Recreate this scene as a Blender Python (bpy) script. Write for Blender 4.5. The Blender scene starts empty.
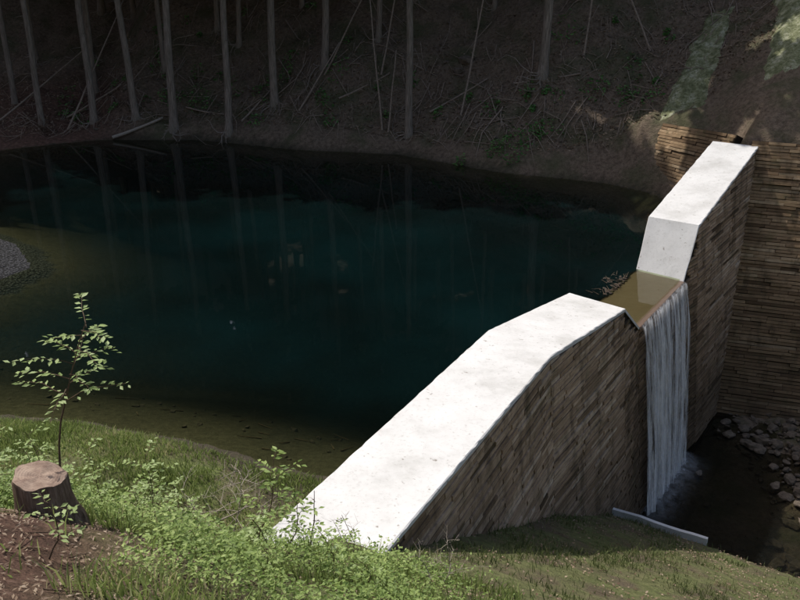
import bpy, math, random
import numpy as np
from mathutils import Vector
random.seed(7); rng=np.random.default_rng(7)
scene=bpy.context.scene
# ------------------------------------------------------------ helpers
def link(o,parent=None):
    scene.collection.objects.link(o)
    if parent: o.parent=parent
    return o
def mk(name,V,F,mats,mi=None,smooth=False,rnd=None,parent=None,uv=None,pa=None):
    me=bpy.data.meshes.new(name)
    me.from_pydata([tuple(v) for v in V],[],[tuple(f) for f in F])
    for m in mats: me.materials.append(m)
    if mi is not None: me.polygons.foreach_set('material_index',np.array(mi,dtype=np.int32))
    if smooth: me.polygons.foreach_set('use_smooth',np.ones(len(me.polygons),dtype=bool))
    if rnd is not None:
        a=me.attributes.new('rnd','FLOAT','FACE'); a.data.foreach_set('value',np.array(rnd,dtype=np.float32))
    if pa is not None:
        a=me.attributes.new(pa[0],'FLOAT','POINT'); a.data.foreach_set('value',np.array(pa[1],dtype=np.float32))
    if uv is not None:
        l=me.uv_layers.new(name='UVMap')
        vi=np.empty(len(me.loops),dtype=np.int32); me.loops.foreach_get('vertex_index',vi)
        l.data.foreach_set('uv',np.array(uv,dtype=np.float32)[vi].ravel())
    me.update()
    return link(bpy.data.objects.new(name,me),parent)
def empty(name):
    e=bpy.data.objects.new(name,None); link(e); return e
def tube(V,F,pts,rad,n=6,cap=True):
    pts=[Vector(p) for p in pts]; b=len(V)
    for i,p in enumerate(pts):
        d=(pts[min(i+1,len(pts)-1)]-pts[max(i-1,0)]).normalized()
        a=d.orthogonal() if abs(d.z)<.9 else Vector((1,0,0))
        a=(a-d*a.dot(d)).normalized(); c=d.cross(a)
        if i>0 and abs(d.z)<.9:
            a=(pa-d*pa.dot(d)).normalized(); c=d.cross(a)
        pa=a
        for k in range(n):
            t=2*math.pi*k/n
            V.append(p+(a*math.cos(t)+c*math.sin(t))*rad[i])
    for i in range(len(pts)-1):
        for k in range(n):
            k2=(k+1)%n
            F.append((b+i*n+k,b+i*n+k2,b+(i+1)*n+k2,b+(i+1)*n+k))
    if cap: F.append(tuple(b+(len(pts)-1)*n+k for k in range(n)))
def leaves(C,size,rg,flat=0.5,asp=0.55,dirs=None):
    C=np.asarray(C,float); n=len(C)
    if dirs is None:
        a=rg.uniform(0,2*np.pi,n); el=rg.normal(0,.45,n)*(1-flat)+rg.normal(0,.15,n)
        u=np.stack([np.cos(a)*np.cos(el),np.sin(a)*np.cos(el),np.sin(el)],1)
    else: u=dirs/np.linalg.norm(dirs,axis=1)[:,None]
    r=rg.normal(0,1,(n,3))*(1-flat)+np.array([0,0,1.2*flat+.05])
    v=np.cross(r,u); v/=np.linalg.norm(v,axis=1)[:,None]+1e-9
    s=(size*rg.uniform(.6,1.3,n))[:,None]
    w=np.cross(u,v)
    V=np.stack([C-u*s*.5,C+v*s*asp*.5+w*s*.06,C+u*s*.5,C-v*s*asp*.5+w*s*.06],1).reshape(-1,3)
    F=np.arange(4*n).reshape(-1,4)
    return V,F
_tab=rng.random((256,256))
def vn(x,y):
    xi=np.floor(x).astype(int); yi=np.floor(y).astype(int); fx=x-xi; fy=y-yi
    fx=fx*fx*(3-2*fx); fy=fy*fy*(3-2*fy)
    g=lambda a,b:_tab[a%256,b%256]
    return (g(xi,yi)*(1-fx)+g(xi+1,yi)*fx)*(1-fy)+(g(xi,yi+1)*(1-fx)+g(xi+1,yi+1)*fx)*fy-.5
def fbm(x,y,s,o=4):
    r=0; a=1
    for i in range(o):
        r=r+a*vn(x*s+17.3*i+100,y*s+9.1*i+100); s*=2.03; a*=.5
    return r
def sst(a,b,x):
    t=np.clip((x-a)/(b-a),0,1); return t*t*(3-2*t)
# ------------------------------------------------------------ node helpers
def newmat(name):
    m=bpy.data.materials.new(name); m.use_nodes=True; nt=m.node_tree
    for n in list(nt.nodes): nt.nodes.remove(n)
    return m,nt
class NT:
    def __init__(s,nt): s.nt=nt
    def n(s,t,**k):
        x=s.nt.nodes.new(t)
        for a,b in k.items(): setattr(x,a,b)
        return x
    def l(s,a,b): s.nt.links.new(a,b)
    def noise(s,vec,scale,detail=6,rough=.6,dist=0):
        x=s.n('ShaderNodeTexNoise'); x.inputs['Scale'].default_value=scale; x.inputs['Detail'].default_value=detail
        x.inputs['Roughness'].default_value=rough; x.inputs['Distortion'].default_value=dist
        if vec is not None: s.l(vec,x.inputs['Vector'])
        return x.outputs['Fac']
    def ramp(s,fac,stops,interp='LINEAR'):
        x=s.n('ShaderNodeValToRGB'); cr=x.color_ramp; cr.interpolation=interp
        while len(cr.elements)<len(stops): cr.elements.new(.5)
        for e,(p,c) in zip(cr.elements,stops):
            e.position=p; e.color=(c[0],c[1],c[2],1) if not isinstance(c,(int,float)) else (c,c,c,1)
        s.l(fac,x.inputs['Fac']); return x.outputs['Color']
    def mix(s,f,a,b,blend='MIX'):
        x=s.n('ShaderNodeMix',data_type='RGBA',blend_type=blend)
        for sock,v in ((x.inputs[0],f),(x.inputs[6],a),(x.inputs[7],b)):
            if isinstance(v,(int,float)): sock.default_value=v
            elif isinstance(v,tuple): sock.default_value=(*v,1)
            else: s.l(v,sock)
        return x.outputs[2]
    def math(s,op,a,b=None,clamp=False):
        x=s.n('ShaderNodeMath',operation=op,use_clamp=clamp)
        for i,v in enumerate((a,b)):
            if v is None: continue
            if isinstance(v,(int,float)): x.inputs[i].default_value=v
            else: s.l(v,x.inputs[i])
        return x.outputs[0]
    def mapping(s,vec,scale,rot=(0,0,0)):
        x=s.n('ShaderNodeMapping'); x.inputs['Scale'].default_value=scale; x.inputs['Rotation'].default_value=rot
        s.l(vec,x.inputs['Vector']); return x.outputs[0]
    def obj(s): return s.n('ShaderNodeTexCoord').outputs['Object']
    def attr(s,name,out='Fac'):
        x=s.n('ShaderNodeAttribute',attribute_name=name); return x.outputs[out]
    def out(s,sh): s.l(sh,s.n('ShaderNodeOutputMaterial').inputs['Surface'])
    def bsdf(s,col,rough=.8,bump=None,bs=.3,bd=.05,spec=.3,trans=None):
        x=s.n('ShaderNodeBsdfPrincipled')
        if isinstance(col,tuple): x.inputs['Base Color'].default_value=(*col,1)
        else: s.l(col,x.inputs['Base Color'])
        if isinstance(rough,(int,float)): x.inputs['Roughness'].default_value=rough
        else: s.l(rough,x.inputs['Roughness'])
        x.inputs['Specular IOR Level'].default_value=spec
        if bump is not None:
            b=s.n('ShaderNodeBump'); b.inputs['Strength'].default_value=bs; b.inputs['Distance'].default_value=bd
            s.l(bump,b.inputs['Height']); s.l(b.outputs[0],x.inputs['Normal'])
        return x.outputs[0]
def leafmat(name,stops,transl=.35):
    m,nt=newmat(name); N=NT(nt)
    c=N.ramp(N.attr('rnd'),stops)
    if transl==0:
        d=N.n('ShaderNodeBsdfDiffuse'); N.l(c,d.inputs[0]); N.out(d.outputs[0]); return m
    p=N.bsdf(c,.55,spec=.3); t=N.n('ShaderNodeBsdfTranslucent'); N.l(c,t.inputs['Color'])
    x=N.n('ShaderNodeMixShader'); x.inputs[0].default_value=transl; N.l(p,x.inputs[1]); N.l(t.outputs[0],x.inputs[2])
    N.out(x.outputs[0]); return m
# ------------------------------------------------------------ materials
def m_ground():
    m,nt=newmat('ground_soil'); N=NT(nt); o=N.obj()
    n1=N.noise(o,.6,5); n2=N.noise(o,6,8,.7); n3=N.noise(o,28,4,.7)
    floor=N.ramp(n2,[(.3,(.07,.050,.034)),(.5,(.16,.118,.082)),(.68,(.24,.18,.13)),(.8,(.32,.25,.18))])
    floor=N.mix(N.math('MULTIPLY',N.ramp(n3,[(.56,0),(.68,1)]),.6),floor,(.38,.31,.23))
    floor=N.mix(N.math('MULTIPLY',N.ramp(n1,[(.46,0),(.64,1)]),.7),floor,(.07,.082,.036))
    grass=N.ramp(n2,[(.3,(.07,.085,.028)),(.5,(.14,.17,.055)),(.7,(.21,.24,.085))])
    grass=N.mix(N.ramp(N.noise(o,1.1,5),[(.36,0),(.54,1)]),(.13,.105,.066),grass)
    v=N.n('ShaderNodeTexVoronoi'); v.inputs['Scale'].default_value=13; N.l(o,v.inputs['Vector'])
    grav=N.ramp(v.outputs['Distance'],[(.0,(.10,.10,.105)),(.35,(.065,.065,.07)),(.6,(.02,.02,.02))])
    mud=N.ramp(n2,[(.3,(.040,.034,.022)),(.6,(.08,.067,.044)),(.8,(.14,.12,.085))])
    red=N.ramp(n2,[(.3,(.05,.03,.021)),(.55,(.14,.08,.057)),(.75,(.25,.16,.12))])
    z=N.n('ShaderNodeSeparateColor'); N.l(N.attr('zone','Color'),z.inputs[0])
    z2=N.attr('zone2')
    c=N.mix(z.outputs[0],floor,grass); c=N.mix(z.outputs[2],c,mud); c=N.mix(z2,c,red); c=N.mix(z.outputs[1],c,grav)
    h=N.math('ADD',N.math('MULTIPLY',n2,1.0),N.math('MULTIPLY',n3,.35))
    h=N.math('SUBTRACT',h,N.math('MULTIPLY',v.outputs['Distance'],z.outputs[1]))
    N.out(N.bsdf(c,.9,h,.9,.12,.2)); return m
def m_conc(name,dark=0):
    m,nt=newmat(name); N=NT(nt); o=N.obj()
    n1=N.noise(o,.9,6,.65); n2=N.noise(o,14,6,.7); n3=N.noise(o,60,2)
    c=N.ramp(n1,[(.3,(.49,.48,.455)),(.5,(.63,.62,.60)),(.7,(.70,.69,.67))])
    c=N.mix(N.math('MULTIPLY',N.ramp(n2,[(.53,0),(.72,1)]),.4),c,(.34,.325,.29))
    c=N.mix(N.math('MULTIPLY',N.ramp(N.noise(o,7,4),[(.65,0),(.72,1)]),.65),c,(.17,.135,.10))
    if dark: c=N.mix(.93,c,(.10,.055,.03))
    N.out(N.bsdf(c,.85 if not dark else .4,N.math('ADD',n2,n3),.25,.02,.3)); return m
def m_boards(name,tint,dirt=.5,damp=None):
    m,nt=newmat(name); N=NT(nt); o=N.obj()
    r=N.attr('rnd')
    st=N.noise(N.mapping(o,(1.2,1.2,22)),2.0,6,.7)
    a,b,c3,d=tint
    c=N.ramp(r,[(0,a),(.3,b),(.7,c3),(1,d)])
    c=N.mix(.85,c,N.ramp(st,[(.25,.3),(.5,.95),(.75,1.5)]),'MULTIPLY')
    big=N.noise(o,.45,5,.6)
    c=N.mix(N.math('MULTIPLY',N.ramp(big,[(.42,0),(.66,1)]),dirt),c,(.075,.05,.028))
    run=N.noise(N.mapping(o,(1.6,1.6,.18)),1.5,5,.65)
    c=N.mix(N.math('MULTIPLY',N.ramp(run,[(.5,0),(.66,1)]),.6),c,(.06,.043,.024))
    moss=N.noise(o,1.7,5,.7)
    c=N.mix(N.math('MULTIPLY',N.ramp(moss,[(.54,0),(.7,1)]),.45),c,(.085,.09,.035))
    if damp:   # damp boards low on the wall
        sp=N.n('ShaderNodeSeparateXYZ'); N.l(o,sp.inputs[0])
        zz=N.math('ADD',N.math('MULTIPLY',sp.outputs[2],1/7.),N.math('MULTIPLY',big,1.1))
        c=N.mix(N.math('MULTIPLY',N.ramp(N.math('ADD',zz,.2),[(.05,1),(.55,0)]),damp),c,(.045,.032,.02))
    N.out(N.bsdf(c,.85,st,.5,.02,.2)); return m
def m_bark():
    m,nt=newmat('bark'); N=NT(nt); o=N.obj()
    st=N.noise(N.mapping(o,(14,14,1.2)),1.5,6,.7); b=N.noise(o,.7,3)
    c=N.ramp(st,[(.3,(.095,.075,.058)),(.5,(.25,.205,.165)),(.75,(.42,.355,.30))])
    c=N.mix(N.math('MULTIPLY',N.ramp(b,[(.45,0),(.65,1)]),.5),c,(.14,.13,.095))
    N.out(N.bsdf(c,.9,st,.6,.03,.15)); return m
def m_simple(name,a,b,scale=8,rough=.85,bs=.5):
    m,nt=newmat(name); N=NT(nt); o=N.obj(); n=N.noise(o,scale,6,.7)
    N.out(N.bsdf(N.ramp(n,[(.3,a),(.7,b)]),rough,n,bs,.03,.25)); return m
def m_water(name,deep,k,tint,bump=.02,bscale=2.5):
    m,nt=newmat(name); N=NT(nt); o=N.obj()
    d=N.attr('depth')
    e=N.math('SUBTRACT',1.0,N.math('EXPONENT',N.math('MULTIPLY',d,-k)),True)
    big=N.noise(o,.13,3); col=N.mix(N.ramp(big,[(.4,0),(.62,1)]),deep[0],deep[1])
    tr=N.n('ShaderNodeBsdfTransparent'); tr.inputs[0].default_value=(*tint,1)
    df=N.n('ShaderNodeBsdfDiffuse'); N.l(col,df.inputs[0])
    mx=N.n('ShaderNodeMixShader'); N.l(e,mx.inputs[0]); N.l(tr.outputs[0],mx.inputs[1]); N.l(df.outputs[0],mx.inputs[2])
    b=N.n('ShaderNodeBump'); b.inputs['Strength'].default_value=bump; b.inputs['Distance'].default_value=.1
    N.l(N.noise(o,bscale,3),b.inputs['Height'])
    gl=N.n('ShaderNodeBsdfGlossy'); gl.inputs['Roughness'].default_value=.015; N.l(b.outputs[0],gl.inputs['Normal'])
    fr=N.n('ShaderNodeFresnel'); fr.inputs[0].default_value=1.36; N.l(b.outputs[0],fr.inputs['Normal'])
    m2=N.n('ShaderNodeMixShader'); N.l(fr.outputs[0],m2.inputs[0]); N.l(mx.outputs[0],m2.inputs[1]); N.l(gl.outputs[0],m2.inputs[2])
    N.out(m2.outputs[0]); return m
def m_fall():
    m,nt=newmat('falling_water'); N=NT(nt)
    uv=N.n('ShaderNodeTexCoord').outputs['UV']
    s=N.noise(N.mapping(uv,(8.5,.36,1)),1.6,6,.75,.15)
    s2=N.noise(N.mapping(uv,(1.8,.10,1)),1.4,2)
    f=N.math('ADD',N.math('MULTIPLY',s,.75),N.math('MULTIPLY',s2,.4))
    al=N.ramp(f,[(.54,0.02),(.595,.45),(.665,1)])
    df=N.n('ShaderNodeBsdfDiffuse'); df.inputs[0].default_value=(.9,.9,.9,1)
    tl=N.n('ShaderNodeBsdfTranslucent'); tl.inputs[0].default_value=(.9,.9,.91,1)
    mm=N.n('ShaderNodeMixShader'); mm.inputs[0].default_value=.4; N.l(df.outputs[0],mm.inputs[1]); N.l(tl.outputs[0],mm.inputs[2])
    tr=N.n('ShaderNodeBsdfTransparent')
    x=N.n('ShaderNodeMixShader'); N.l(al,x.inputs[0]); N.l(tr.outputs[0],x.inputs[1]); N.l(mm.outputs[0],x.inputs[2])
    N.out(x.outputs[0]); return m
GROUND=m_ground(); CONC=m_conc('crest_concrete'); SILL=m_conc('wet_concrete',1)
BRD=m_boards('weathered_boards',((.10,.066,.038),(.36,.245,.155),(.54,.39,.265),(.70,.56,.42)),.4,.7)
BRD2=m_boards('brown_boards',((.13,.08,.042),(.30,.195,.11),(.41,.28,.16),(.54,.40,.25)),.55,.6)
CORE=m_simple('dark_core',(.02,.015,.01),(.05,.037,.025))
BARK=m_bark(); ROCK=m_simple('rock',(.055,.042,.031),(.19,.15,.11),5)
DARKROCK=m_simple('wet_rock',(.03,.022,.016),(.09,.068,.05),7)
DEAD=m_simple('dead_wood',(.15,.115,.088),(.38,.30,.23),12)
TWIG=m_simple('twig',(.07,.045,.03),(.16,.11,.07),20)
PALE=m_simple('bleached_twig',(.22,.18,.14),(.45,.39,.32),20)
CEDAR=leafmat('cedar_foliage',[(0,(.010,.022,.008)),(.5,(.022,.042,.014)),(1,(.04,.066,.022))],0)
LEAF=leafmat('shrub_leaf',[(0,(.10,.15,.035)),(.5,(.24,.34,.09)),(1,(.44,.54,.19))],.45)
FERN=leafmat('fern_leaf',[(0,(.06,.16,.04)),(.5,(.11,.27,.065)),(1,(.20,.38,.12))],.4)
LEAFP=leafmat('pale_leaf',[(0,(.22,.30,.10)),(.5,(.37,.48,.17)),(1,(.52,.62,.31))],.45)
GRASS=leafmat('grass_blade',[(0,(.11,.14,.04)),(.5,(.22,.29,.08)),(.8,(.34,.41,.14)),(1,(.44,.38,.22))],.4)
DRYGRASS=leafmat('dull_grass_blade',[(0,(.07,.09,.03)),(.5,(.13,.165,.055)),(.75,(.19,.22,.085)),(1,(.31,.25,.15))],.35)
# ------------------------------------------------------------ dam stations
ST=[((-3.24,7.45),(-1.80,6.73),2.12),((-1.87,10.16),(-.43,9.44),2.06),((2.05,17.95),(3.22,16.70),1.62),
    ((4.64,21.69),(5.84,20.67),1.0),((5.36,22.68),(6.60,21.77),-.04),((7.70,26.10),(8.86,25.17),-.04),
    ((8.16,26.95),(9.44,26.09),1.52),((12.03,32.75),(13.35,31.9),2.72)]
C=np.array([[(l[0]+r[0])/2,(l[1]+r[1])/2] for l,r,z in ST])
ctr=np.vstack([C[0]-(C[1]-C[0])/np.linalg.norm(C[1]-C[0])*60,C,C[-1]+np.array([.55,.83])*80])
def polyd(P,poly):
    best=np.full(len(P),1e9); sg=np.zeros(len(P)); sa=np.zeros(len(P)); acc=0
    for i in range(len(poly)-1):
        a=poly[i];b=poly[i+1];d=b-a;L=np.linalg.norm(d)
        t=np.clip(((P-a)@d)/(L*L),0,1); q=a+t[:,None]*d; v=P-q; dist=np.linalg.norm(v,axis=1)
        cr=d[0]*v[:,1]-d[1]*v[:,0]
        m=dist<best; best[m]=dist[m]; sg[m]=-np.sign(cr[m]); sa[m]=acc+t[m]*L; acc+=L
    return best,sg,sa
S_near=60+np.linalg.norm(C[1]-C[0]); 
_,_,t=polyd(np.array([C[7]]),ctr); S_far=float(t[0])
shore=np.array([(1.2,14.2),(-.8,14.3),(-2.6,14.9),(-4.5,15.8),(-7,16.6),(-10,17),(-14,17.8),(-17.5,20),(-17,22.6),(-13.3,24),(-12.0,26.3),(-13.4,28.5),(-16,30.5),(-20,33),(-22,38),(-20,43),
  (-16,45.3),(-10.6,45.3),(-5,43),(0,42),(4.6,38.6),(8.8,36.8),(10.3,35.6),(11.3,33.6),(12.6,32.1)])
poly=np.vstack([shore,C[7:8],C[6:1:-1]])
def inside(P,poly):
    x,y=P[:,0],P[:,1]; r=np.zeros(len(P),bool); j=len(poly)-1
    for i in range(len(poly)):
        xi,yi=poly[i];xj,yj=poly[j]
        if yi!=yj:
            c=((yi>y)!=(yj>y))&(x<(xj-xi)*(y-yi)/(yj-yi)+xi); r^=c
        j=i
    return r
def Hfull(x,y):
    x=np.atleast_1d(np.asarray(x,float)); y=np.atleast_1d(np.asarray(y,float)); P=np.stack([x,y],1)
    d,_,_=polyd(P,shore); ins=inside(P,poly)
    nz=fbm(x,y,.25,4); nf=fbm(x,y,1.3,3)
    dd=d+nz*.5*np.clip(d/2,0,1)
    near=np.interp(dd,[0,2.5,5,7.5,9.0,9.8,14,40,120],[0,.5,1.95,4.7,5.65,6.0,8.3,20,50])
    farp=np.interp(dd,[0,.5,4,60,160],[0,.55,3.1,46,75])
    lowb=np.interp(dd,[0,4,10,60,160],[0,.7,3.4,38,70])
    rev=np.interp(dd,[0,1.7,6,60],[0,2.75,5.7,46])
    wf=sst(27,36,y+.15*x); 
    farp=farp*(1-sst(-14,-18,x))+lowb*sst(-14,-18,x)
    wr=sst(8.8,10.8,x)*sst(42,37,y-.5*(x-12))
    farp=farp*(1-wr)+rev*wr
    out=near*(1-wf)+farp*wf
    slope=np.maximum(.46-.27*sst(22,14,y+.25*x+2)-.12*sst(-4,-14,x),.20)
    dep=-np.minimum(d*slope,3.8+.5*nz)
    hu=np.where(ins,dep,out)
    hu=hu+np.where(ins,.06*nf,0)+np.clip(d,0,1.5)*~ins*(.22*nz+.10*nf*(1+1.4*wf))
    n=2.15-.308*(x+.4)-.495*(y-9.5)+.18*np.maximum(0,9.5-y)+.15*nz+.07*nf
    e=(x-5.7)*.555+(y-19.55)*.832
    n=n-np.clip(e,0,2)*1.2
    bed=-6.55+.35*nz+.22*nf+.5*sst(10.5,14,x)
    hd=np.maximum(n,bed)
    w=.29*(x-11.6)+.957*(y-28.1)
    wz=np.where(w<4.6,-6.5+2.056*np.maximum(w,0),2.95+.72*(w-4.6)+(.3*nz+.12*nf)*np.clip(w-4.6,0,1.5))
    hd=np.where(w>0,np.maximum(wz,-6.6),hd)
    q,sg,s=polyd(P,ctr); q=q*sg
    bw=.12+np.clip(S_near-s,0,6)*.5+np.clip(s-S_far,0,6)*.45
    t=np.clip((q+bw)/(2*bw),0,1); t=t*t*(3-2*t)
    h=hu*(1-t)+hd*t
    h=np.where(h>45,45+(h-45)*.2,h)
    return h,hu,ins,d,q,s,w
def H(x,y): return Hfull(x,y)[0]
def Hs(x,y): return float(H(x,y)[0])
# ------------------------------------------------------------ ground
def axis(lo,hi,st,ext):
    a=list(np.arange(lo,hi,st)); s=st; v=hi
    r=[]
    while v<ext[1]: r.append(v); s*=1.18; v+=s
    l=[]; s=st; v=lo-s
    while v>ext[0]: l.append(v); s*=1.18; v-=s
    return np.array(l[::-1]+a+r)
xs=axis(-24,20,.24,(-170,170)); ys=axis(2,54,.24,(-130,200))
X,Y=np.meshgrid(xs,ys); x=X.ravel(); y=Y.ravel()
h,hu,ins,d,q,s,w=Hfull(x,y)
nx,ny=len(xs),len(ys)
idx=np.arange(nx*ny).reshape(ny,nx)
F=np.stack([idx[:-1,:-1],idx[:-1,1:],idx[1:,1:],idx[1:,:-1]],-1).reshape(-1,4)
g=mk('ground',np.stack([x,y,h],1),F,[GROUND],smooth=True)
nz=fbm(x,y,.5,3)
up=q<0
grass=np.where(up,sst(30,22,y)*sst(.05,.3,h+.5*nz),sst(-6.0,-5.3,h+.4*nz)*(w<.5)*sst(34,26,y)*.7)
mud=np.where(up,(h<.25)*sst(.25,.05,h+.3*nz),0)
dsp=np.hypot(x+14.5,(y-26.3)*1.1); gravel=sst(5.2,3.8,dsp)*(h>-.25)
red=np.where(h>3.2,1,0)*sst(-2.0,-2.8,x+.25*(y-5)+nz)*sst(6.9,5.9,y+nz)+sst(-13,-17,x)*sst(38,42,y)*sst(3.2,1.5,h)*(h>.02)
a=g.data.attributes.new('zone','FLOAT_COLOR','POINT')
a.data.foreach_set('color',np.stack([np.clip(grass,0,1),gravel,np.clip(mud,0,1),np.ones(len(x))],1).astype(np.float32).ravel())
a=g.data.attributes.new('zone2','FLOAT','POINT'); a.data.foreach_set('value',np.clip(red,0,1).astype(np.float32))
# ------------------------------------------------------------ water
def water(name,xr,yr,st,z,keep,mat,pool=False):
    gx=np.arange(*xr,st); gy=np.arange(*yr,st); XX,YY=np.meshgrid(gx,gy); xx=XX.ravel(); yy=YY.ravel()
    r=Hfull(xx,yy); k=keep(xx,yy,r); dep=z-(r[1] if pool else r[0])
    if pool:
        q=r[4]; dep=np.where(q>-.8,.04,dep); ex=np.maximum(q-.70,0)*(q<1.2)
        xx=xx-ex*.837; yy=yy+ex*.547
    id_=np.arange(len(xx)).reshape(len(gy),len(gx))
    Fq=np.stack([id_[:-1,:-1],id_[:-1,1:],id_[1:,1:],id_[1:,:-1]],-1).reshape(-1,4)
    Fq=Fq[k[Fq].all(1)]
    us=np.unique(Fq); mp=-np.ones(len(xx),int); mp[us]=np.arange(len(us)); Fq=mp[Fq]
    return mk(name,np.stack([xx[us],yy[us],np.full(len(us),z)],1),Fq,[mat],smooth=True,pa=('depth',np.clip(dep[us],0,10)))
PW=m_water('pool_water_surface',((.0018,.0048,.0046),(.0022,.0092,.0095)),.85,(.80,.86,.68),.010,2)
SW=m_water('stream_water_surface',((.006,.007,.007),(.01,.011,.010)),1.3,(.6,.62,.55),.35,5)
sN,sF=[float(polyd(np.array([C[k]]),ctr)[2][0]) for k in (4,5)]
water('pool_water',(-26,14),(12,48),.24,0.0,lambda x,y,r:(((r[1]<.12)&(r[4]<-.1)&(r[3]<30)&((r[2])|(r[3]<1)))|((r[5]>sN-.6)&(r[5]<sF+.6)&(r[4]<1.0)&(r[4]>-3))),PW,True)
water('stream_water',(2,22),(14,31),.25,-6.22,lambda x,y,r:(r[4]>.3)&(r[0]<-5.9)&(r[6]<1.0),SW)
# ------------------------------------------------------------ check dam
dam=empty('check_dam')
def seg_perp(i):
    l,r,z=ST[i]; v=np.array(r)-np.array(l); return v/np.linalg.norm(v)
V=[];Fc=[]
B=.117; ZB=-7.6
for i,(l,r,z) in enumerate(ST):
    p=seg_perp(i); r=np.array(r); l=np.array(l)
    V+= [(l[0],l[1],ZB),(l[0],l[1],z-.06),(r[0],r[1],z-.06),(*(r+p*B*(z-ZB)),ZB)]
for i in range(len(ST)-1):
    a=4*i;b=a+4
    Fc+=[(a,a+1,b+1,b),(a+1,a+2,b+2,b+1),(a+2,a+3,b+3,b+2)]
Fc+=[(0,1,2,3)[::-1],tuple(4*(len(ST)-1)+k for k in range(4))]
mk('core',V,Fc,[CORE],parent=dam)
def cap(name,i0,i1,mat,over=.075,th=.09,lift=0):
    V=[];F=[];n=8;rows=0
    for i in range(i0,i1):
        m=max(2,int(np.linalg.norm(np.array(ST[i+1][0])-np.array(ST[i][0]))/.18))
        for k in range(m+(1 if i==i1-1 else 0)):
            t=k/m; l=np.array(ST[i][0])*(1-t)+np.array(ST[i+1][0])*t; r=np.array(ST[i][1])*(1-t)+np.array(ST[i+1][1])*t
            z=ST[i][2]*(1-t)+ST[i+1][2]*t+lift
            p=(r-l)/np.linalg.norm(r-l); l2=l-p*.03; r2=r+p*over
            jl=.010*random.uniform(-1,1); jr=.010*random.uniform(-1,1)
            V.append((*(l2),z-th)); V.append((*(l2+p*jl),z-.015))
            for c in range(n+1):
                f=c/n; pt=l2*(1-f)+r2*f+p*(.02 if c==0 else -.02 if c==n else 0)
                V.append((*pt,z+random.uniform(-.004,.004)))
            V.append((*(r2+p*jr),z-.015)); V.append((*(r2),z-th)); rows+=1
    m=n+5
    for a in range(rows-1):
        for c in range(m-1): F.append((a*m+c,a*m+c+1,(a+1)*m+c+1,(a+1)*m+c))
    F.append(tuple(range(m))[::-1]); F.append(tuple((rows-1)*m+c for c in range(m)))
    mk(name,V,F,[mat],parent=dam)
cap('near_crest',0,4,CONC); cap('spillway_sill',4,5,SILL,over=.10,lift=-.002); cap('far_crest',5,7,CONC)
def add_board(V,F,R,p00,p10,p01,p11,nrm,th,rv):
    b=len(V)
    for p in (p00,p10,p11,p01): V.append(p)
    for p in (p00,p10,p11,p01): V.append(p+nrm*th)
    for f in ((4,5,6,7),(0,1,5,4),(1,2,6,5),(2,3,7,6),(3,0,4,7)):
        F.append(tuple(b+k for k in f)); R.append(rv)
fs=[0]; 
for i in range(len(ST)-1): fs.append(fs[-1]+np.linalg.norm(np.array(ST[i+1][1])-np.array(ST[i][1])))
Rxy=np.array([r for l,r,z in ST]); Zc=np.array([z for l,r,z in ST]); PP=np.array([seg_perp(i) for i in range(len(ST))])
def face(s,z):
    x=np.interp(s,fs,Rxy[:,0]);y=np.interp(s,fs,Rxy[:,1]);px=np.interp(s,fs,PP[:,0]);py=np.interp(s,fs,PP[:,1]);zc=np.interp(s,fs,Zc)
    return np.array([x+px*B*(zc-z),y+py*B*(zc-z),z]),zc,np.array([px,py,.1])
V=[];F=[];R=[]
rowh=.105; z=-7.0
while z<2.9:
    s=random.uniform(0,.5); rowv=random.gauss(0,.10)
    while s<fs[-1]-.1:
        L=random.uniform(.5,1.5)
        wet=(fs[4]-1.6<s<fs[5]+.8)
        if wet: L*=.6
        e=min(s+L,fs[-1])
        for k in fs:
            if s+.02<k<e: e=k
        zt=z+rowh-.018
        zc=min(np.interp(s,fs,Zc),np.interp(e,fs,Zc))
        sub=max(1,int((e-s)/.4)) if zc<zt+.3 else 1
        rv=min(1,max(0,random.gauss(.5,.2)+rowv)); th=random.uniform(.03,.075)
        wd=max(0,1-max(fs[4]-s-.3,s-fs[5]-.2,0)/2.0)*min(1,max(0,(.9-z)/1.5)); rv*=1-.9*wd*random.uniform(.8,1)
        for j in range(sub):
            sa=s+(e-s)*j/sub; sb=s+(e-s)*(j+1)/sub
            za=min(zt,np.interp(sa,fs,Zc)-.095); zb=min(zt,np.interp(sb,fs,Zc)-.095)
            if za<=z+.01 or zb<=z+.01: continue
            p00,_,n=face(sa,z);p10,_,_=face(sb-.008,z);p01,_,_=face(sa,za);p11,_,_=face(sb-.008,zb)
            jit=np.array([0,0,random.uniform(-.006,.006)])
            add_board(V,F,R,p00+jit,p10+jit,p01,p11,n,th,rv)
        s=e
    z+=rowh
mk('downstream_boards',V,F,[BRD],rnd=R,parent=dam)
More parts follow.
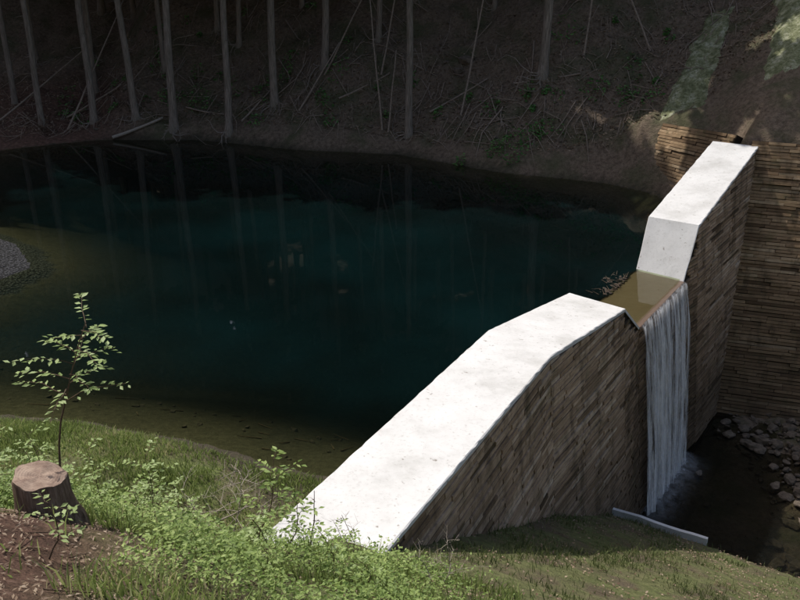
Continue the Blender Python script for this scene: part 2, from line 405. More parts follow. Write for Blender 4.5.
# ------------------------------------------------------------ retaining walls
def board_wall(name,A,Bp,top0,top1,rowh,mat):
    e=empty(name); A,Bp,T0,T1=[np.array(v,float) for v in (A,Bp,top0,top1)]
    n=np.cross(Bp-A,T0-A); n/=np.linalg.norm(n)
    V=[tuple(v) for v in (A,Bp,T1,T0)]+[tuple(v-n*.4) for v in (A,Bp,T1,T0)]
    mk('backing',V,[(0,1,2,3),(3,2,6,7),(0,3,7,4),(1,5,6,2)],[CORE],parent=e)
    H0=np.linalg.norm(T0-A); rows=int(H0/rowh); V=[];F=[];R=[]
    for r in range(rows):
        f0=r/rows; f1=(r+.84)/rows; rowv=random.gauss(0,.15)
        a0=A*(1-f0)+T0*f0;b0=Bp*(1-f0)+T1*f0;a1=A*(1-f1)+T0*f1;b1=Bp*(1-f1)+T1*f1
        Ln=np.linalg.norm(b0-a0); s=-random.uniform(0,.6)
        while s<Ln:
            L=random.uniform(.5,1.8); u0=max(s,0)/Ln; u1=min(s+L-.012,Ln)/Ln
            if u1>u0:
                th=random.uniform(.03,.10); j0=random.uniform(-.012,.012); j1=random.uniform(-.012,.012); jz0=np.array([0,0,j0]); jz1=np.array([0,0,j1])
                add_board(V,F,R,a0*(1-u0)+b0*u0+jz0,a0*(1-u1)+b0*u1+jz1,a1*(1-u0)+b1*u0+jz0,a1*(1-u1)+b1*u1+jz1,n,th,min(1,max(0,random.gauss(.5,.2)+rowv)))
            s+=L
    mk('boards',V,F,[mat],rnd=R,parent=e)
    return e
dn=np.array([.957,-.29,0])
A=np.array([11.3,27.4,-6.9]); T=np.array([13.43,32.0,2.9])
A=A+dn*-.6; 
board_wall('retaining_wall',A,A+dn*14,T-dn*.2,T+dn*13.6+np.array([0,0,-.25]),.125,BRD2)
board_wall('retaining_wall',(10.15,36.3,-.5),(11.75,32.3,-.5),(11.35,37.0,2.55),(13.0,33.0,2.9),.125,BRD2)
V=[];F=[]
a=np.array([5.55,19.45]);b=np.array([7.9,17.95]);pn=np.array([.54,.84])
for t in np.linspace(0,1,9):
    p=a*(1-t)+b*t; zt=Hs(*(p-pn*.2))+.07
    for o_,zz in ((0,-7),(0,zt),(.10,zt),(.10,-7)): V.append((*(p+pn*o_),zz))
for i in range(8):
    for k in range(3): F.append((4*i+k,4*i+k+1,4*i+k+5,4*i+k+4))
F+= [(0,1,2,3),(35,34,33,32)]
mk('concrete_lip',V,F,[CONC])
# ------------------------------------------------------------ waterfall
FM=m_fall(); wf=empty('waterfall')
r0=np.array(ST[4][1]);r1=np.array(ST[5][1]);p=np.array([.83,-.557]);wl=np.linalg.norm(r1-r0)
for layer in range(3):
    V=[];F=[];UV=[];na,nt_=60,50
    for j in range(nt_+1):
        t=j/nt_
        for i in range(na+1):
            f=i/na; off=.11+layer*.04+.80*t**.75+(.05*math.sin(f*37+layer*2)+.03*math.sin(f*90+layer+t*3))*min(1,t*5)
            ff=.01+.98*f+(.5-f)*.09*t
            q2=r0*(1-ff)+r1*ff+p*off
            V.append((q2[0],q2[1],-.012-6.2*t-.012*layer))
            UV.append((f*wl+layer*5.3,t*6.2+layer*3))
    for j in range(nt_):
        for i in range(na): a=j*(na+1)+i; F.append((a,a+1,a+na+2,a+na+1))
    mk('falling_sheet',V,F,[FM],smooth=True,uv=UV,parent=wf)
m,nt=newmat('foam'); N=NT(nt); ob=N.obj()
al=N.math('MULTIPLY',N.ramp(N.noise(ob,4,7,.8),[(.38,0),(.70,1)]),N.attr('foam'))
df=N.n('ShaderNodeBsdfDiffuse'); df.inputs[0].default_value=(.8,.81,.82,1); tr=N.n('ShaderNodeBsdfTransparent')
xm=N.n('ShaderNodeMixShader'); N.l(al,xm.inputs[0]); N.l(tr.outputs[0],xm.inputs[1]); N.l(df.outputs[0],xm.inputs[2]); N.out(xm.outputs[0])
V=[];F=[];R=[]
nA,nB=60,24
for j in range(nB+1):
    for i in range(nA+1):
        f=-.05+1.12*i/nA; k=j/nB; q2=r0*(1-f)+r1*f+p*(.55+k*1.5); zz=float(vn(np.array([q2[0]*3.]),np.array([q2[1]*3.]))[0])
        V.append((q2[0],q2[1],-6.19+.14*max(0,1-abs(k-.22)*3)*(.6+zz)))
        R.append(max(0,1-abs(k-.2)*1.3)**2.2*(.35+.65*max(0,min(f,1)))*min(1,i/9)*min(1,(nA-i)/9))
for j in range(nB):
    for i in range(nA): a=j*(nA+1)+i; F.append((a,a+1,a+nA+2,a+nA+1))
mk('foam',V,F,[m],smooth=True,parent=wf,pa=('foam',R))
# ------------------------------------------------------------ trees
def make_tree(seed):
    rd=random.Random(seed); rg=np.random.default_rng(seed); V=[];F=[]
    hgt=rd.uniform(22,27); bx=rd.uniform(-.35,.35); by=rd.uniform(-.25,.25)
    pts=[];rad=[]
    cx=lambda z:(bx*math.sin(z*.16)+.025*math.sin(z*1.1+seed)) ; cy=lambda z:by*math.sin(z*.13)
    for z in [-1,0,.25,.7,1.5,2.2,3,4,5,6,7,9,12,15,18,21,hgt]:
        pts.append((cx(z),cy(z),z)); rad.append({-1:.42,0:.30,.25:.235,.7:.205}.get(z,.19*(1-z/hgt)**.75+.012))
    tube(V,F,pts,rad,10)
    for k in range(11):
        a=-math.pi/2+rd.uniform(-1.9,1.9); L=rd.uniform(.5,2.1); r=rd.uniform(.02,.045); P=[];rr=[]
        for j in range(6):
            t=j/5; dx=math.cos(a+.5*math.sin(t*4+k))*(.15+L*t); dy=math.sin(a+.5*math.sin(t*4+k))*(.15+L*t)
            P.append((dx,dy,.14*(1-t)+dy*.74+.03)); rr.append(r*(1-t*.7))
        tube(V,F,P,rr,5)
    for k in range(30):
        z=rd.uniform(1.6,11); a=rd.uniform(0,6.28); L=rd.uniform(.15,1.2)*(z/9+.25); dr=rd.uniform(-.5,.1)
        tube(V,F,[(cx(z),cy(z),z),(cx(z)+math.cos(a)*L*.5,cy(z)+math.sin(a)*L*.5,z+dr*L*.3),(cx(z)+math.cos(a)*L,cy(z)+math.sin(a)*L,z+dr*L)],[.02,.013,.005],4)
    z=10.5
    br=[]
    while z<hgt-.4:
        R_=(2.9*(1-(z-9)/(hgt-8.5))**.8+.25)
        for k in range(4):
            a=rd.uniform(0,6.28); L=R_*rd.uniform(.6,1.15); e=(cx(z)+math.cos(a)*L,cy(z)+math.sin(a)*L,z-.12*L)
            tube(V,F,[(cx(z),cy(z),z),e],[.03,.008],3); br.append((a,L,z))
        z+=rd.uniform(.45,.75)
    nb=len(F); Vn=np.array([tuple(v) for v in V])
    Cc=[];D=[]
    for a,L,z in br:
        n=int(15*L/1.6)+5
        t=rg.uniform(.2,1.08,n); off=rg.normal(0,.26,(n,3))*np.array([1,1,.6])
        Cc.append(np.stack([cx(z)+np.cos(a)*L*t,cy(z)+np.sin(a)*L*t,z-.12*L*t-.1],1)+off)
        D.append(np.tile([math.cos(a),math.sin(a),-.7],(n,1))+rg.normal(0,.45,(n,3)))
    Cc=np.vstack(Cc);D=np.vstack(D); LV,LF=leaves(Cc,.82,rg,.2,.6,D)
    F2=[tuple(f) for f in F]+[tuple(f) for f in (LF+len(Vn))]
    VV=np.vstack([Vn,LV]); mi=[0]*nb+[1]*len(LF); rn=[.5]*nb+list(rg.random(len(LF)))
    me=bpy.data.meshes.new('cedar_tree'); me.from_pydata(VV.tolist(),[],F2); me.materials.append(BARK); me.materials.append(CEDAR)
    me.polygons.foreach_set('material_index',np.array(mi,dtype=np.int32))
    me.polygons.foreach_set('use_smooth',np.array([True]*nb+[False]*len(LF)))
    a=me.attributes.new('rnd','FLOAT','FACE'); a.data.foreach_set('value',np.array(rn,dtype=np.float32)); me.update()
    return me
TM=[make_tree(k) for k in range(6)]
placed=[]
def put_tree(x,y,sc=1.0,lean=(0,0)):
    o=bpy.data.objects.new('cedar_tree',random.choice(TM)); link(o)
    o.location=(x,y,Hs(x,y)-.1); o.scale=(sc,sc,max(sc,.92)); o.rotation_euler=(lean[0]+random.gauss(0,.014),lean[1]+random.gauss(0,.014),random.uniform(-.5,.5)); placed.append((x,y))
for t in [(-19.4,46.6,.85),(-16.6,46.8,.95),(-14.2,46.5,.95),(-12.1,45.9,1.1),(-9.0,45.2,.95),(-9.1,50.5,.75),(-6.7,46.3,1.05),(-4.0,47.2,1.0),(-1.15,48.6,.8),
          (.45,42.9,.95),(6.9,42.7,1.15),(-17.6,50.5,.8),(-10.6,52,.8),(3.2,51,.7),(10.2,46.5,.6),(14.0,50,.9),(.9,50.5,.7),(-5.6,52,.7),(-21.5,48.5,.8),(-13.2,49.5,.7),(5.1,49,.6),(-2.6,51,.65),(8.8,49.5,.7)]:
    put_tree(*t)
yy=50.5
while yy<108:
    wd=46 if yy<80 else 60; xx=-wd+random.uniform(0,3)
    while xx<wd:
        X_=xx+random.uniform(-1.2,1.2);Y_=yy+random.uniform(-1.2,1.2)
        vis=(X_<8 and abs(X_)<30 and Y_<52.5)
        if not vis and all((X_-a)**2+(Y_-b)**2>5 for a,b in placed): put_tree(X_,Y_,random.uniform(.85,1.2) if yy<80 else random.uniform(1.1,1.4))
        xx+=random.uniform(3.3,4.6) if yy<66 else random.uniform(5,7)
    yy+=3.6 if yy<66 else 6.5
for k in range(24):
    X_=random.uniform(-50,-30);Y_=random.uniform(5,50)
    if all((X_-a)**2+(Y_-b)**2>16 for a,b in placed): put_tree(X_,Y_,random.uniform(.8,1.15))
for k in range(16):
    X_=random.uniform(26,48);Y_=random.uniform(34,58)
    if all((X_-a)**2+(Y_-b)**2>16 for a,b in placed): put_tree(X_,Y_,random.uniform(.8,1.15))
# ------------------------------------------------------------ far bank litter
def bank_y(x,lst): return np.interp(x,[-22,-16,-10,0,4.6,9,16],lst)
V=[];F=[]
for k in range(900):
    x0=random.uniform(-23,16); y0=bank_y(x0,[44,46,46,42.6,39.5,38,40])+abs(random.gauss(0,4.5))
    a=random.choice([random.gauss(-1.2,.5),random.gauss(-1.9,.5),random.uniform(0,6.28)]); L=random.choice([.3,.4,.6,.8,1.1,2.2])*random.uniform(.6,1.2)
    x1=x0+math.cos(a)*L;y1=y0+math.sin(a)*L; r=random.uniform(.006,.018)+.007*L
    if y1<np.interp(x1,[-22,-16,-10,-5,0,4.6,9,16],[43,45.5,45.5,43.2,42.2,38.9,37.2,37]): continue
    xm,ym=(x0+x1)/2+random.gauss(0,.05)*L,(y0+y1)/2+random.gauss(0,.08)*L
    tube(V,F,[(x0,y0,Hs(x0,y0)+.04+random.uniform(0,.25)),(xm,ym,Hs(xm,ym)+.1),(x1,y1,Hs(x1,y1)+.03)],[r,r*.8,r*.4],4)
mk('fallen_branches',V,F,[DEAD])
def pole(name,a,b,r0,r1,mat=DEAD,segs=5,sag=.05):
    V=[];F=[];P=[];R=[]
    a=Vector(a);b=Vector(b)
    for i in range(segs+1):
        t=i/segs; pt=a.lerp(b,t); pt.z-=sag*math.sin(t*math.pi); pt.x+=.02*math.sin(t*9); P.append(pt);R.append(r0*(1-t)+r1*t)
    tube(V,F,P,R,7); mk(name,V,F,[mat],smooth=True)
pole('fallen_log',(-15.2,45.2,.15),(-12.7,46.2,1.0),.09,.06,PALE)
for (a_,b_) in [((-8.4,45.6),(-6.9,47.2)),((-11.6,47.0),(-9.4,46.2)),((-3.2,45.6),(-.6,46.4)),((1.5,43.6),(4.4,44.2)),((5.6,43.2),(8.6,42.0)),((-18.4,47.6),(-15.4,48.4))]:
    pole('fallen_log',(*a_,Hs(*a_)+.08),(*b_,Hs(*b_)+.14),.06,.035,DEAD)
for (a_,b_,h_) in [((-1.0,46.5),(.6,49),6),((3.0,42.6),(4.8,45.5),6.5),((8.9,43.0),(10.0,45.5),6.5),((12.0,42.6),(9.5,45.5),4.5),((-4.0,46.5),(-1.5,48),3.5),((-17.8,46),(-15,49.5),4),((-21.5,46),(-17.6,51),2.6),((-.6,43.4),(-.2,44.5),3.2),((-5.3,45.3),(-3.2,46.8),1.2),((-.9,43.5),(-1.6,46),5)]:
    pole('leaning_dead_tree',(*a_,Hs(*a_)),(*b_,Hs(*b_)+h_),.055,.03)
def rock_mesh(seed):
    import bmesh
    rd=np.random.default_rng(seed); bm=bmesh.new(); bmesh.ops.create_icosphere(bm,subdivisions=3,radius=1)
    pl=[(rd.normal(0,1,3),rd.uniform(.5,.85)) for _ in range(11)]
    for v in bm.verts:
        c=np.array(v.co)
        for n,dd in pl:
            n=n/np.linalg.norm(n); k=c@n
            if k>dd: c=c-n*(k-dd)
        c*=1+.05*math.sin(c[0]*9+seed)+.04*math.sin(c[1]*13+c[2]*7)
        v.co=c*np.array([1,.8,.6])
    V=np.array([tuple(v.co) for v in bm.verts]);F=[[v.index for v in f.verts] for f in bm.faces]; bm.free(); return V,np.array(F)
RM=[rock_mesh(k) for k in range(6)]
def rocks(name,lst,mat=ROCK):
    VV=[];FF=[];b=0
    for (x,y,z,s) in lst:
        V,F=random.choice(RM); a=random.uniform(0,6.28); c,sn=math.cos(a),math.sin(a)
        W=V*s*np.array([random.uniform(.8,1.3),1,random.uniform(.7,1.2)]); W=np.stack([W[:,0]*c-W[:,1]*sn+x,W[:,0]*sn+W[:,1]*c+y,W[:,2]+z],1)
        VV.append(W);FF.append(F+b);b+=len(W)
    return mk(name,np.vstack(VV),np.vstack(FF),[mat])
L=[]
for k in range(2400):
    X_=random.uniform(9.5,22);Y_=random.uniform(17.5,29)
    r=Hfull(X_,Y_)
    if r[4][0]<2.0 or r[6][0]>.3: continue
    if r[0][0]>-5.5: continue
    if X_<11.6 and 20.0<Y_<26.3 and random.random()<.94: continue
    s=random.choice([.05,.06,.08,.10,.13,.17,.26])*random.uniform(.7,1.2); L.append((X_,Y_,r[0][0]+s*.2+.03,s))
rocks('stream_boulders',L)
L=[]
V=[];F=[]
for k in range(90):
    a_=random.uniform(-1.4,.6); o_=abs(random.gauss(0,.28)); cc=np.array([6.95,24.95])+np.array([.557,.83])*a_-np.array([.83,-.557])*o_
    L.append((cc[0],cc[1],-.03,random.uniform(.04,.11)))
    if k%3==0:
        an=random.uniform(0,6.28); l_=random.uniform(.1,.35); tube(V,F,[(cc[0],cc[1],.03),(cc[0]+math.cos(an)*l_,cc[1]+math.sin(an)*l_,.04+random.uniform(0,.08))],[.009,.004],4)
rocks('debris_stones',L,DARKROCK); mk('driftwood',V,F,[TWIG])
V=[];F=[];L=[]
for k in range(150):
    X_=random.uniform(-12,1.5);Y_=random.uniform(15.2,21.5); r=Hfull(X_,Y_)
    if not r[2][0] or r[0][0]<-1.6 or r[0][0]>-.15 or r[4][0]>-1.2: continue
    if k%3: L.append((X_,Y_,r[0][0]+.01,random.uniform(.03,.10)))
    else:
        an=random.uniform(0,6.28); l_=random.uniform(.2,.9); x1=X_+math.cos(an)*l_;y1=Y_+math.sin(an)*l_
        if Hs(x1,y1)>-.12 or Hfull(x1,y1)[4][0]>-1.1: continue
        tube(V,F,[(X_,Y_,Hs(X_,Y_)+.02),(x1,y1,Hs(x1,y1)+.03)],[.016,.008],5)
rocks('pool_bed_stones',L,DARKROCK); mk('sunken_branches',V,F,[TWIG])
L=[(3.5,46.0,Hs(3.5,46)+.1,.55),(3.0,45.6,Hs(3,45.6)+.1,.4)]
for k in range(200):
    X_=random.uniform(-20,18);Y_=bank_y(X_,[44,46,46,42.6,39.5,38,37])+abs(random.gauss(0,4)); L.append((X_,Y_,Hs(X_,Y_),random.uniform(.04,.18)))
rocks('hillside_rocks',L)
m,nt=newmat('mossy_shotcrete'); N=NT(nt); ob=N.obj(); n1=N.noise(ob,2.2,7,.75); n2=N.noise(ob,9,5,.7)
c=N.ramp(n1,[(.34,(.07,.075,.032)),(.5,(.23,.24,.13)),(.66,(.46,.45,.33))]); c=N.mix(N.math('MULTIPLY',N.ramp(n2,[(.48,0),(.62,1)]),.7),c,(.085,.10,.04))
N.out(N.bsdf(c,.9,n2,.8,.08,.2)); MOSS=m
def panel(a,b,w0,w1):
    a=np.array(a,float);b=np.array(b,float); d_=b-a; d_/=np.linalg.norm(d_); p_=np.array([d_[1],-d_[0]]); V=[];F=[];n,m_=40,16
    for i in range(n+1):
        t=i/n
        for j in range(m_+1):
            sd=j/m_*2-1; hw=(w0*(1-t)+w1*t)/2*(1+.35*float(vn(np.array([t*9+(7 if sd>0 else 0)]),np.array([3.3 if sd>0 else 1.1]))[0])+.25*float(vn(np.array([t*25+(7 if sd>0 else 0)]),np.array([3.3]))[0]))
            u=sd*hw; q_=a*(1-t)+b*t+p_*u; e=min(1,3*(1-abs(sd)),5*t+.0,5*(1-t)); V.append((q_[0],q_[1],Hs(*q_)-.1+.20*max(0,e)**.5+.06*random.random()))
    for i in range(n):
        for j in range(m_): k=i*(m_+1)+j; F.append((k,k+1,k+m_+2,k+m_+1))
    mk('shotcrete_panel',V,F,[MOSS],smooth=True)
panel((12.0,37.0),(15.3,43.2),1.9,1.3); panel((15.9,34.9),(18.4,42.5),2.6,1.8)
def clump(name,cx,cy,rad,hgt,n,size,mat,stems=6):
    rg=np.random.default_rng(int(abs(cx*100+cy*7))); a=rg.uniform(0,6.28,n); r=rad*np.sqrt(rg.random(n)); px=cx+np.cos(a)*r; py=cy+np.sin(a)*r
    hz=H(px,py)+hgt*rg.random(n)**.8*(1-.6*(r/rad)**2)+.05
    LV,LF=leaves(np.stack([px,py,hz],1),size,rg,.5,.55); V=[];F=[]
    for k in range(stems):
        i=rg.integers(n); tube(V,F,[(cx+rg.normal(0,.06),cy+rg.normal(0,.06),Hs(cx,cy)-.05),(px[i],py[i],hz[i])],[.012,.005],4)
    nb=len(F); Vn=np.array([tuple(v) for v in V]).reshape(-1,3)
    mk(name,np.vstack([Vn,LV]),[tuple(f) for f in F]+[tuple(f) for f in (LF+len(Vn))],[TWIG,mat],mi=[0]*nb+[1]*len(LF),rnd=[.5]*nb+list(rg.random(len(LF))))
rdf=random.Random(11)
fl=[(5.2,39.3,.8,.6,190),(4.4,39.6,.4,.5,60),(6.2,39.8,.5,.4,60),(-10.9,47.5,.8,.5,110),(-3.9,45,.5,.6,90),(-3.6,44.3,.4,.4,50),(9.2,41.2,.7,.4,90),(10.5,40.4,.6,.3,70),(-7.6,45.4,.6,.3,60),
    (2.8,39.9,.3,.3,40),(8.4,44.4,.8,.4,60),(-12.8,47.6,.5,.4,60),(11.5,39.3,.6,.3,60),(-18.5,49,.8,.4,70),(-6,48.6,.5,.3,50)]
for k in range(60):
    X_=rdf.uniform(-20,13); fl.append((X_,bank_y(X_,[46,47,47,43.5,40.3,39,41])+abs(rdf.gauss(0,3)),rdf.uniform(.15,.5),rdf.uniform(.1,.35),rdf.randint(14,55)))
for (x_,y_,r_,h_,n_) in fl: clump('fern',x_,y_,r_,h_,n_,.16,FERN)
clump('bare_shrub',-19.0,45.8,.6,.9,60,.12,DEAD,30)
# ------------------------------------------------------------ foreground
st=empty('tree_stump'); sx,sy=-3.12,6.25; sz=Hs(sx,sy)+.0
V=[];F=[];n=48; prof=[(-.35,.33),(0,.28),(.10,.245),(.25,.225),(.42,.22),(.435,.212)]
for (zz,rr) in prof:
    for k in range(n):
        a=2*math.pi*k/n; b=1+.05*math.sin(3*a+1)+.03*math.sin(7*a)+.015*math.sin(17*a)+(.12*max(0,math.sin(4*a))*max(0,.2-zz)*2.5); V.append((sx+rr*b*math.cos(a),sy+rr*b*math.sin(a),sz+zz+ ((-.035*math.cos(a)+.01*math.sin(5*a)) if zz>.2 else 0)))
for i in range(len(prof)-1):
    for k in range(n): k2=(k+1)%n; F.append((i*n+k,i*n+k2,(i+1)*n+k2,(i+1)*n+k))
m,nt=newmat('stump_bark'); N=NT(nt); ob=N.obj(); s1=N.noise(N.mapping(ob,(16,16,2.2)),1.5,7,.75)
N.out(N.bsdf(N.ramp(s1,[(.32,(.08,.055,.038)),(.5,(.25,.175,.12)),(.7,(.46,.35,.26))]),.9,s1,1.0,.05,.15)); SB=m
mk('bark_side',V,F,[SB],smooth=True,parent=st)
m,nt=newmat('cut_wood'); N=NT(nt); ob=N.obj(); mp=N.n('ShaderNodeMapping'); mp.inputs['Location'].default_value=(-sx,-sy,-sz); N.l(ob,mp.inputs[0])
wv=N.n('ShaderNodeTexWave',wave_type='RINGS',rings_direction='Z'); wv.inputs['Scale'].default_value=14; wv.inputs['Distortion'].default_value=3; N.l(mp.outputs[0],wv.inputs[0])
c=N.mix(.8,N.ramp(wv.outputs['Fac'],[(0,(.22,.15,.11)),(1,(.32,.23,.17))]),N.ramp(N.noise(ob,9,6,.7),[(.35,(.14,.09,.07)),(.65,(.40,.30,.23))])); N.out(N.bsdf(c,.9,wv.outputs['Fac'],.2,.01))
Vt=[tuple(v) for v in V[-n:]]+[(sx,sy,sz+.43)]; mk('cut_top',Vt,[(k,(k+1)%n,n) for k in range(n)],[m],parent=st)

def plant(name,base,top,nbr,blen,leafn,lsize,mat,r=.012,bare=False,bend=.1,start=.35,seed=1,wood=None):
    rd=random.Random(seed); rg=np.random.default_rng(seed); V=[];F=[]; base=Vector((base[0],base[1],Hs(*base)-.05)); top=Vector(top); P=[];R=[]
    for i in range(9):
        t=i/8; pt=base.lerp(top,t)+Vector((bend*math.sin(t*3.1)+.012*rd.uniform(-1,1),.012*rd.uniform(-1,1),0)); P.append(pt);R.append(r*(1-t*.8)+.0015)
    tube(V,F,P,R,6); LC=[];LD=[]
    for b in range(nbr):
        t=start+(1-start)*(b+.5)/nbr; i=min(int(t*8),7); p0=P[i].lerp(P[i+1],t*8-i); a=b*2.4+rd.uniform(-.4,.4); L=blen*rd.uniform(.6,1.2)*(1.15-t*.5)
        dz=rd.uniform(.15,.7); pts=[];rr=[]
        for j in range(5):
            u=j/4; pts.append(p0+Vector((math.cos(a)*L*u,math.sin(a)*L*u,dz*L*u-.25*L*u*u))+Vector((rd.gauss(0,.01),rd.gauss(0,.01),rd.gauss(0,.01)))); rr.append(r*.45*(1-u*.75))
        tube(V,F,pts,rr,4)
        if bare:
            for q_ in range(6):
                u=rd.uniform(.2,1); s_=pts[0].lerp(pts[4],u); a2=a+rd.choice([-.8,.8]); l2=L*.5*rd.random()
                tube(V,F,[s_,s_+Vector((math.cos(a2)*l2,math.sin(a2)*l2,l2*.6))],[r*.25,r*.12],3)
        else:
            for q_ in range(leafn):
                u=.15+.9*(q_+.5)/leafn; j=min(int(u*4),3); c0=pts[j].lerp(pts[j+1],u*4-j); sd=1 if q_%2 else -1
                dv=Vector((math.cos(a+sd*.9),math.sin(a+sd*.9),rd.uniform(-.35,.25))); LC.append(tuple(c0+dv*lsize*.55+Vector((0,0,rd.gauss(0,.015))))); LD.append(tuple(dv))
    nb=len(F); Vn=np.array([tuple(v) for v in V]); Fa=[tuple(f) for f in F]; rn=[.5]*nb; mi=[0]*nb
    if LC:
        LV,LF=leaves(np.array(LC),lsize,rg,.75,.5,np.array(LD)); Fa+= [tuple(f) for f in LF+len(Vn)]; Vn=np.vstack([Vn,LV]); rn+=list(rg.random(len(LF))); mi+=[1]*len(LF)
    mk(name,Vn,Fa,[wood or TWIG,mat],mi=mi,rnd=rn)
def up_(x,y,h): return (x,y,Hs(x,y)+h)
plant('sapling',(-3.3,6.95),up_(-2.85,7.1,2.2),15,.66,15,.075,LEAFP,.013,bend=-.12,start=.6,seed=3)
plant('sapling',(-1.75,8.2),up_(-1.45,8.3,1.25),12,.45,9,.085,LEAF,.008,seed=4)
plant('sapling',(-1.35,8.0),up_(-1.2,8.1,.8),8,.4,8,.085,LEAF,.008,seed=14)
plant('sapling',(-3.5,7.4),up_(-3.6,7.5,.6),12,.4,10,.07,LEAFP,.008,seed=5)
plant('sapling',(-2.9,7.6),up_(-2.9,7.7,.7),12,.4,10,.07,LEAF,.008,seed=25)
plant('sapling',(-2.55,4.95),up_(-2.5,5.0,.5),7,.22,6,.06,LEAFP,.006,seed=6)
rdw=random.Random(3)
for k in range(30):
    wx=rdw.uniform(-4.4,-.2); wy=rdw.uniform(6.4,8.6)
    if wx<-2 and wy<6.9: continue
    plant('weed',(wx,wy),up_(wx+rdw.gauss(0,.08),wy,rdw.uniform(.25,.6)),9,.22,7,.06,rdw.choice([LEAF,LEAFP]),.005,seed=40+k,start=.15)
for k in range(20):
    wx=rdw.uniform(-5.0,-2.3); wy=rdw.uniform(7.6,9.0)
    plant('shrub',(wx,wy),up_(wx+rdw.gauss(0,.1),wy,rdw.uniform(.5,1.15)),12,.32,9,.06,LEAFP,.006,seed=80+k,start=.2)
plant('bare_shrub',(-2.7,10.6),up_(-2.35,10.7,1.6),16,.75,0,.05,TWIG,.013,bare=True,seed=7,wood=PALE)
plant('bare_shrub',(-2.9,10.4),up_(-3.2,10.5,1.2),12,.6,0,.05,TWIG,.011,bare=True,seed=8,wood=PALE)
plant('bare_shrub',(.45,7.9),up_(.5,7.9,.75),9,.35,0,.05,DEAD,.007,bare=True,seed=9,wood=PALE)
plant('bare_shrub',(.3,7.7),up_(.15,7.7,.5),8,.3,0,.05,DEAD,.007,bare=True,seed=10,wood=PALE)
plant('bare_shrub',(-.6,8.3),up_(-.7,8.3,.7),8,.3,0,.05,DEAD,.006,bare=True,seed=11)
plant('withered_stalk',(-1.15,8.8),up_(-1.05,8.85,.9),2,.1,0,.05,TWIG,.011,bare=True,seed=12,bend=.02)
pole('dead_branch',(-3.3,10.6,Hs(-3.3,10.6)+.35),(-2.3,10.7,Hs(-2.3,10.7)+.95),.018,.008,PALE)
pole('weathered_plank',(-2.75,9.1,Hs(-2.75,9.1)+.22),(-1.85,9.0,Hs(-1.85,9.0)+.16),.05,.045,PALE)
def blades(name,n,region,hmin,hmax,wid,mat,seed,dmin=.08,doff=.25,side=0,thin=0):
    rg=np.random.default_rng(seed); x,y=region(n,rg); r=Hfull(x,y); h=r[0]
    k=(h>.06)|((r[4]>0)&(h>-5.9)); k&=~((np.abs(r[4])<.95)&(y>9.2)); dens=fbm(x,y,.9,3)+doff
    k&=rg.random(len(x))<np.clip(dens*2.2+.25,dmin,1)
    k&=~((x<-2.2)&(y<6.3)&(rg.random(len(x))<.95))
    if side<0: k&=(r[4]<.3)|(y<9.3)
    if side>0: k&=(r[4]>0)
    k&=rg.random(len(x))>thin
    x,y,h=x[k],y[k],h[k]; n=len(x); pz=.6+.9*np.clip(fbm(x,y,1.7,2)+.5,0,1); a=rg.uniform(0,6.28,n); L=rg.uniform(hmin,hmax,n)*pz; w_=wid*rg.uniform(.6,1.3,n); ln=rg.uniform(.1,.8,n)*L; b=rg.uniform(0,6.28,n)
    B0=np.stack([x,y,h-.02],1); wv=np.stack([np.cos(a)*w_,np.sin(a)*w_,0*a],1); M=B0+np.stack([np.cos(b)*ln*.35,np.sin(b)*ln*.35,L*.6],1); T_=B0+np.stack([np.cos(b)*ln,np.sin(b)*ln,L],1)
    V=np.stack([B0-wv,B0+wv,M+wv*.8,M-wv*.8,T_],1).reshape(-1,3); i5=np.arange(n)*5
    F=[(i,i+1,i+2,i+3) for i in i5]+[(i+3,i+2,i+4) for i in i5]; rr=np.clip(rg.random(n)*.8+.5*(fbm(x,y,.8,3)+.25),0,1)
    mk(name,V,F,[mat],rnd=np.concatenate([rr,rr]))
blades('grass',34000,lambda n,rg:(rg.uniform(-8,1.5,n),rg.uniform(4.2,9.8,n)),.06,.26,.007,GRASS,1,side=-1)
blades('slope_grass',60000,lambda n,rg:(rg.uniform(-1,12,n),rg.uniform(5,19.5,n)),.04,.17,.008,DRYGRASS,3,.05,.05,side=1)
blades('shore_grass',75000,lambda n,rg:(rg.uniform(-10,-.5,n),rg.uniform(9.2,16.6,n)),.05,.20,.009,GRASS,2,.2,.35,side=-1)
rg=np.random.default_rng(9); n=9000; x=rg.uniform(-1,12,n); y=rg.uniform(6,19.5,n); r=Hfull(x,y); k=(r[4]>1.0)&(r[0]>-5.9)&(rg.random(n)<np.clip(fbm(x,y,.7,3)*2+.6,.1,1)); x,y,hh=x[k],y[k],r[0][k]
BL=leafmat('dead_leaf',[(0,(.10,.06,.035)),(.5,(.20,.135,.085)),(1,(.34,.26,.18))],.1)
LV,LF=leaves(np.stack([x,y,hh+.03],1),.055,rg,.8,.6); mk('dead_leaves',LV,LF,[BL],rnd=rg.random(len(LF)))
rg=np.random.default_rng(19); n=16000; x=rg.uniform(-23,18,n); y=bank_y(x,[44.5,46,46,42.8,39.5,38,37])+np.abs(rg.normal(0,5,n)); r=Hfull(x,y); k=(r[0]>.1)&(y<56); x,y,hh=x[k],y[k],r[0][k]
LV,LF=leaves(np.stack([x,y,hh+.04],1),.13,rg,.6,.5); mk('leaf_litter',LV,LF,[BL],rnd=rg.random(len(LF)))
n=2600; x=rg.uniform(-5,-1.6,n); y=rg.uniform(3.6,6.8,n); LV,LF=leaves(np.stack([x,y,H(x,y)+.02],1),.045,rg,.75,.35); mk('stump_leaf_litter',LV,LF,[BL],rnd=rg.random(len(LF)))
rg=np.random.default_rng(5); n=66000; x=rg.uniform(-8,1.8,n); y=rg.uniform(4.8,9.6,n)
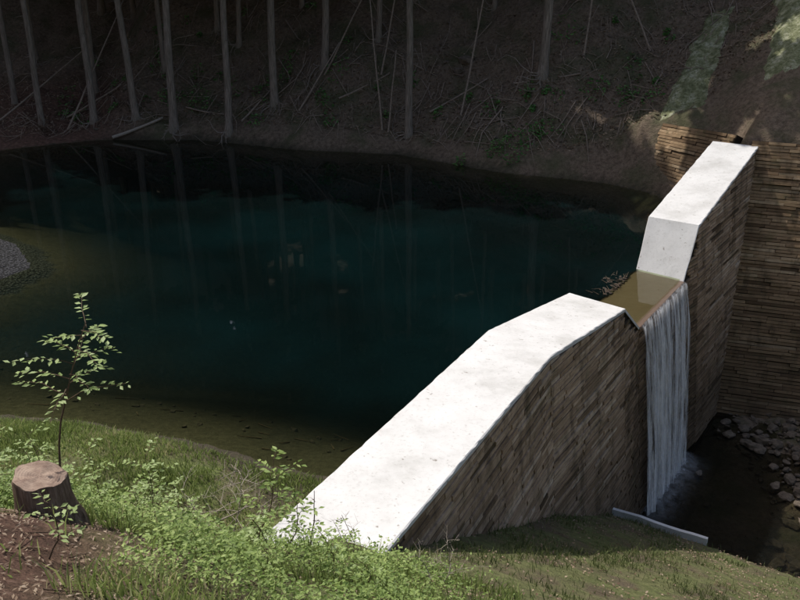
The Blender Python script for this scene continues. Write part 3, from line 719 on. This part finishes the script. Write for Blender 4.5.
dn_=fbm(x,y,1.1,3); prob=np.clip(dn_*2.2+.7,.05,1)*sst(1.6,-1.0,x+ (y-8)*.1); r=Hfull(x,y)
k=(rg.random(n)<prob)&~((np.abs(r[4])<.9)&(y>9.2))&~((x<-2.1+.4*dn_)&(y<6.7)); x,y,hh=x[k],y[k],r[0][k]
z=hh+.03+rg.random(len(x))**1.3*np.clip(.12+.75*(fbm(x,y,1.1,3)+.2),.06,.6)
LV,LF=leaves(np.stack([x,y,z],1),.047,rg,.6,.55); mk('undergrowth',LV,LF,[LEAF],rnd=np.clip(rg.random(len(LF))*.7+.45*(fbm(x,y,.8,2)+.4),0,1))
V=[];F=[]
for k in range(420):
    x0=random.uniform(-4.5,1.5) if random.random()<.7 else random.uniform(0,8); y0=random.uniform(4,9) if x0<1.5 else random.uniform(7,17); a=random.uniform(0,3.14); L=random.uniform(.06,.35); x1=x0+math.cos(a)*L;y1=y0+math.sin(a)*L
    if min(abs(Hfull(x0,y0)[4][0]),abs(Hfull(x1,y1)[4][0]))<.95 and y0>9: continue
    tube(V,F,[(x0,y0,Hs(x0,y0)+.02),(x1,y1,Hs(x1,y1)+.03)],[.006,.003],4)
mk('dead_twigs',V,F,[TWIG])
# ------------------------------------------------------------ light, sky, camera
sd=Vector((-.52,.56,0)).normalized(); el=math.radians(56); az=math.atan2(sd.x,sd.y)
world=bpy.data.worlds.new('World'); scene.world=world; world.use_nodes=True; wn=world.node_tree
sky=wn.nodes.new('ShaderNodeTexSky'); sky.sky_type='NISHITA'; sky.sun_disc=False; sky.sun_elevation=el; sky.sun_rotation=az
sky.dust_density=3.2; sky.ozone_density=.7
bg=wn.nodes['Background']; bg.inputs[1].default_value=.15; wn.links.new(sky.outputs[0],bg.inputs[0])
sl=bpy.data.lights.new('sun','SUN'); sl.energy=4.0; sl.angle=math.radians(.6); sl.color=(1,.96,.90)
so=bpy.data.objects.new('sun',sl); link(so)
dirv=Vector((sd.x*math.cos(el),sd.y*math.cos(el),math.sin(el))); so.rotation_euler=dirv.to_track_quat('Z','Y').to_euler(); so.location=(0,0,60)
cam=bpy.data.cameras.new('camera'); co=bpy.data.objects.new('camera',cam); link(co); co.location=(0,0,10); co.rotation_euler=(math.radians(67),0,0)
cam.lens=38.7; cam.sensor_width=36; cam.clip_end=1000; cam.clip_start=.05; scene.camera=co
scene.view_settings.view_transform='Standard'; scene.view_settings.look='None'; scene.view_settings.exposure=0
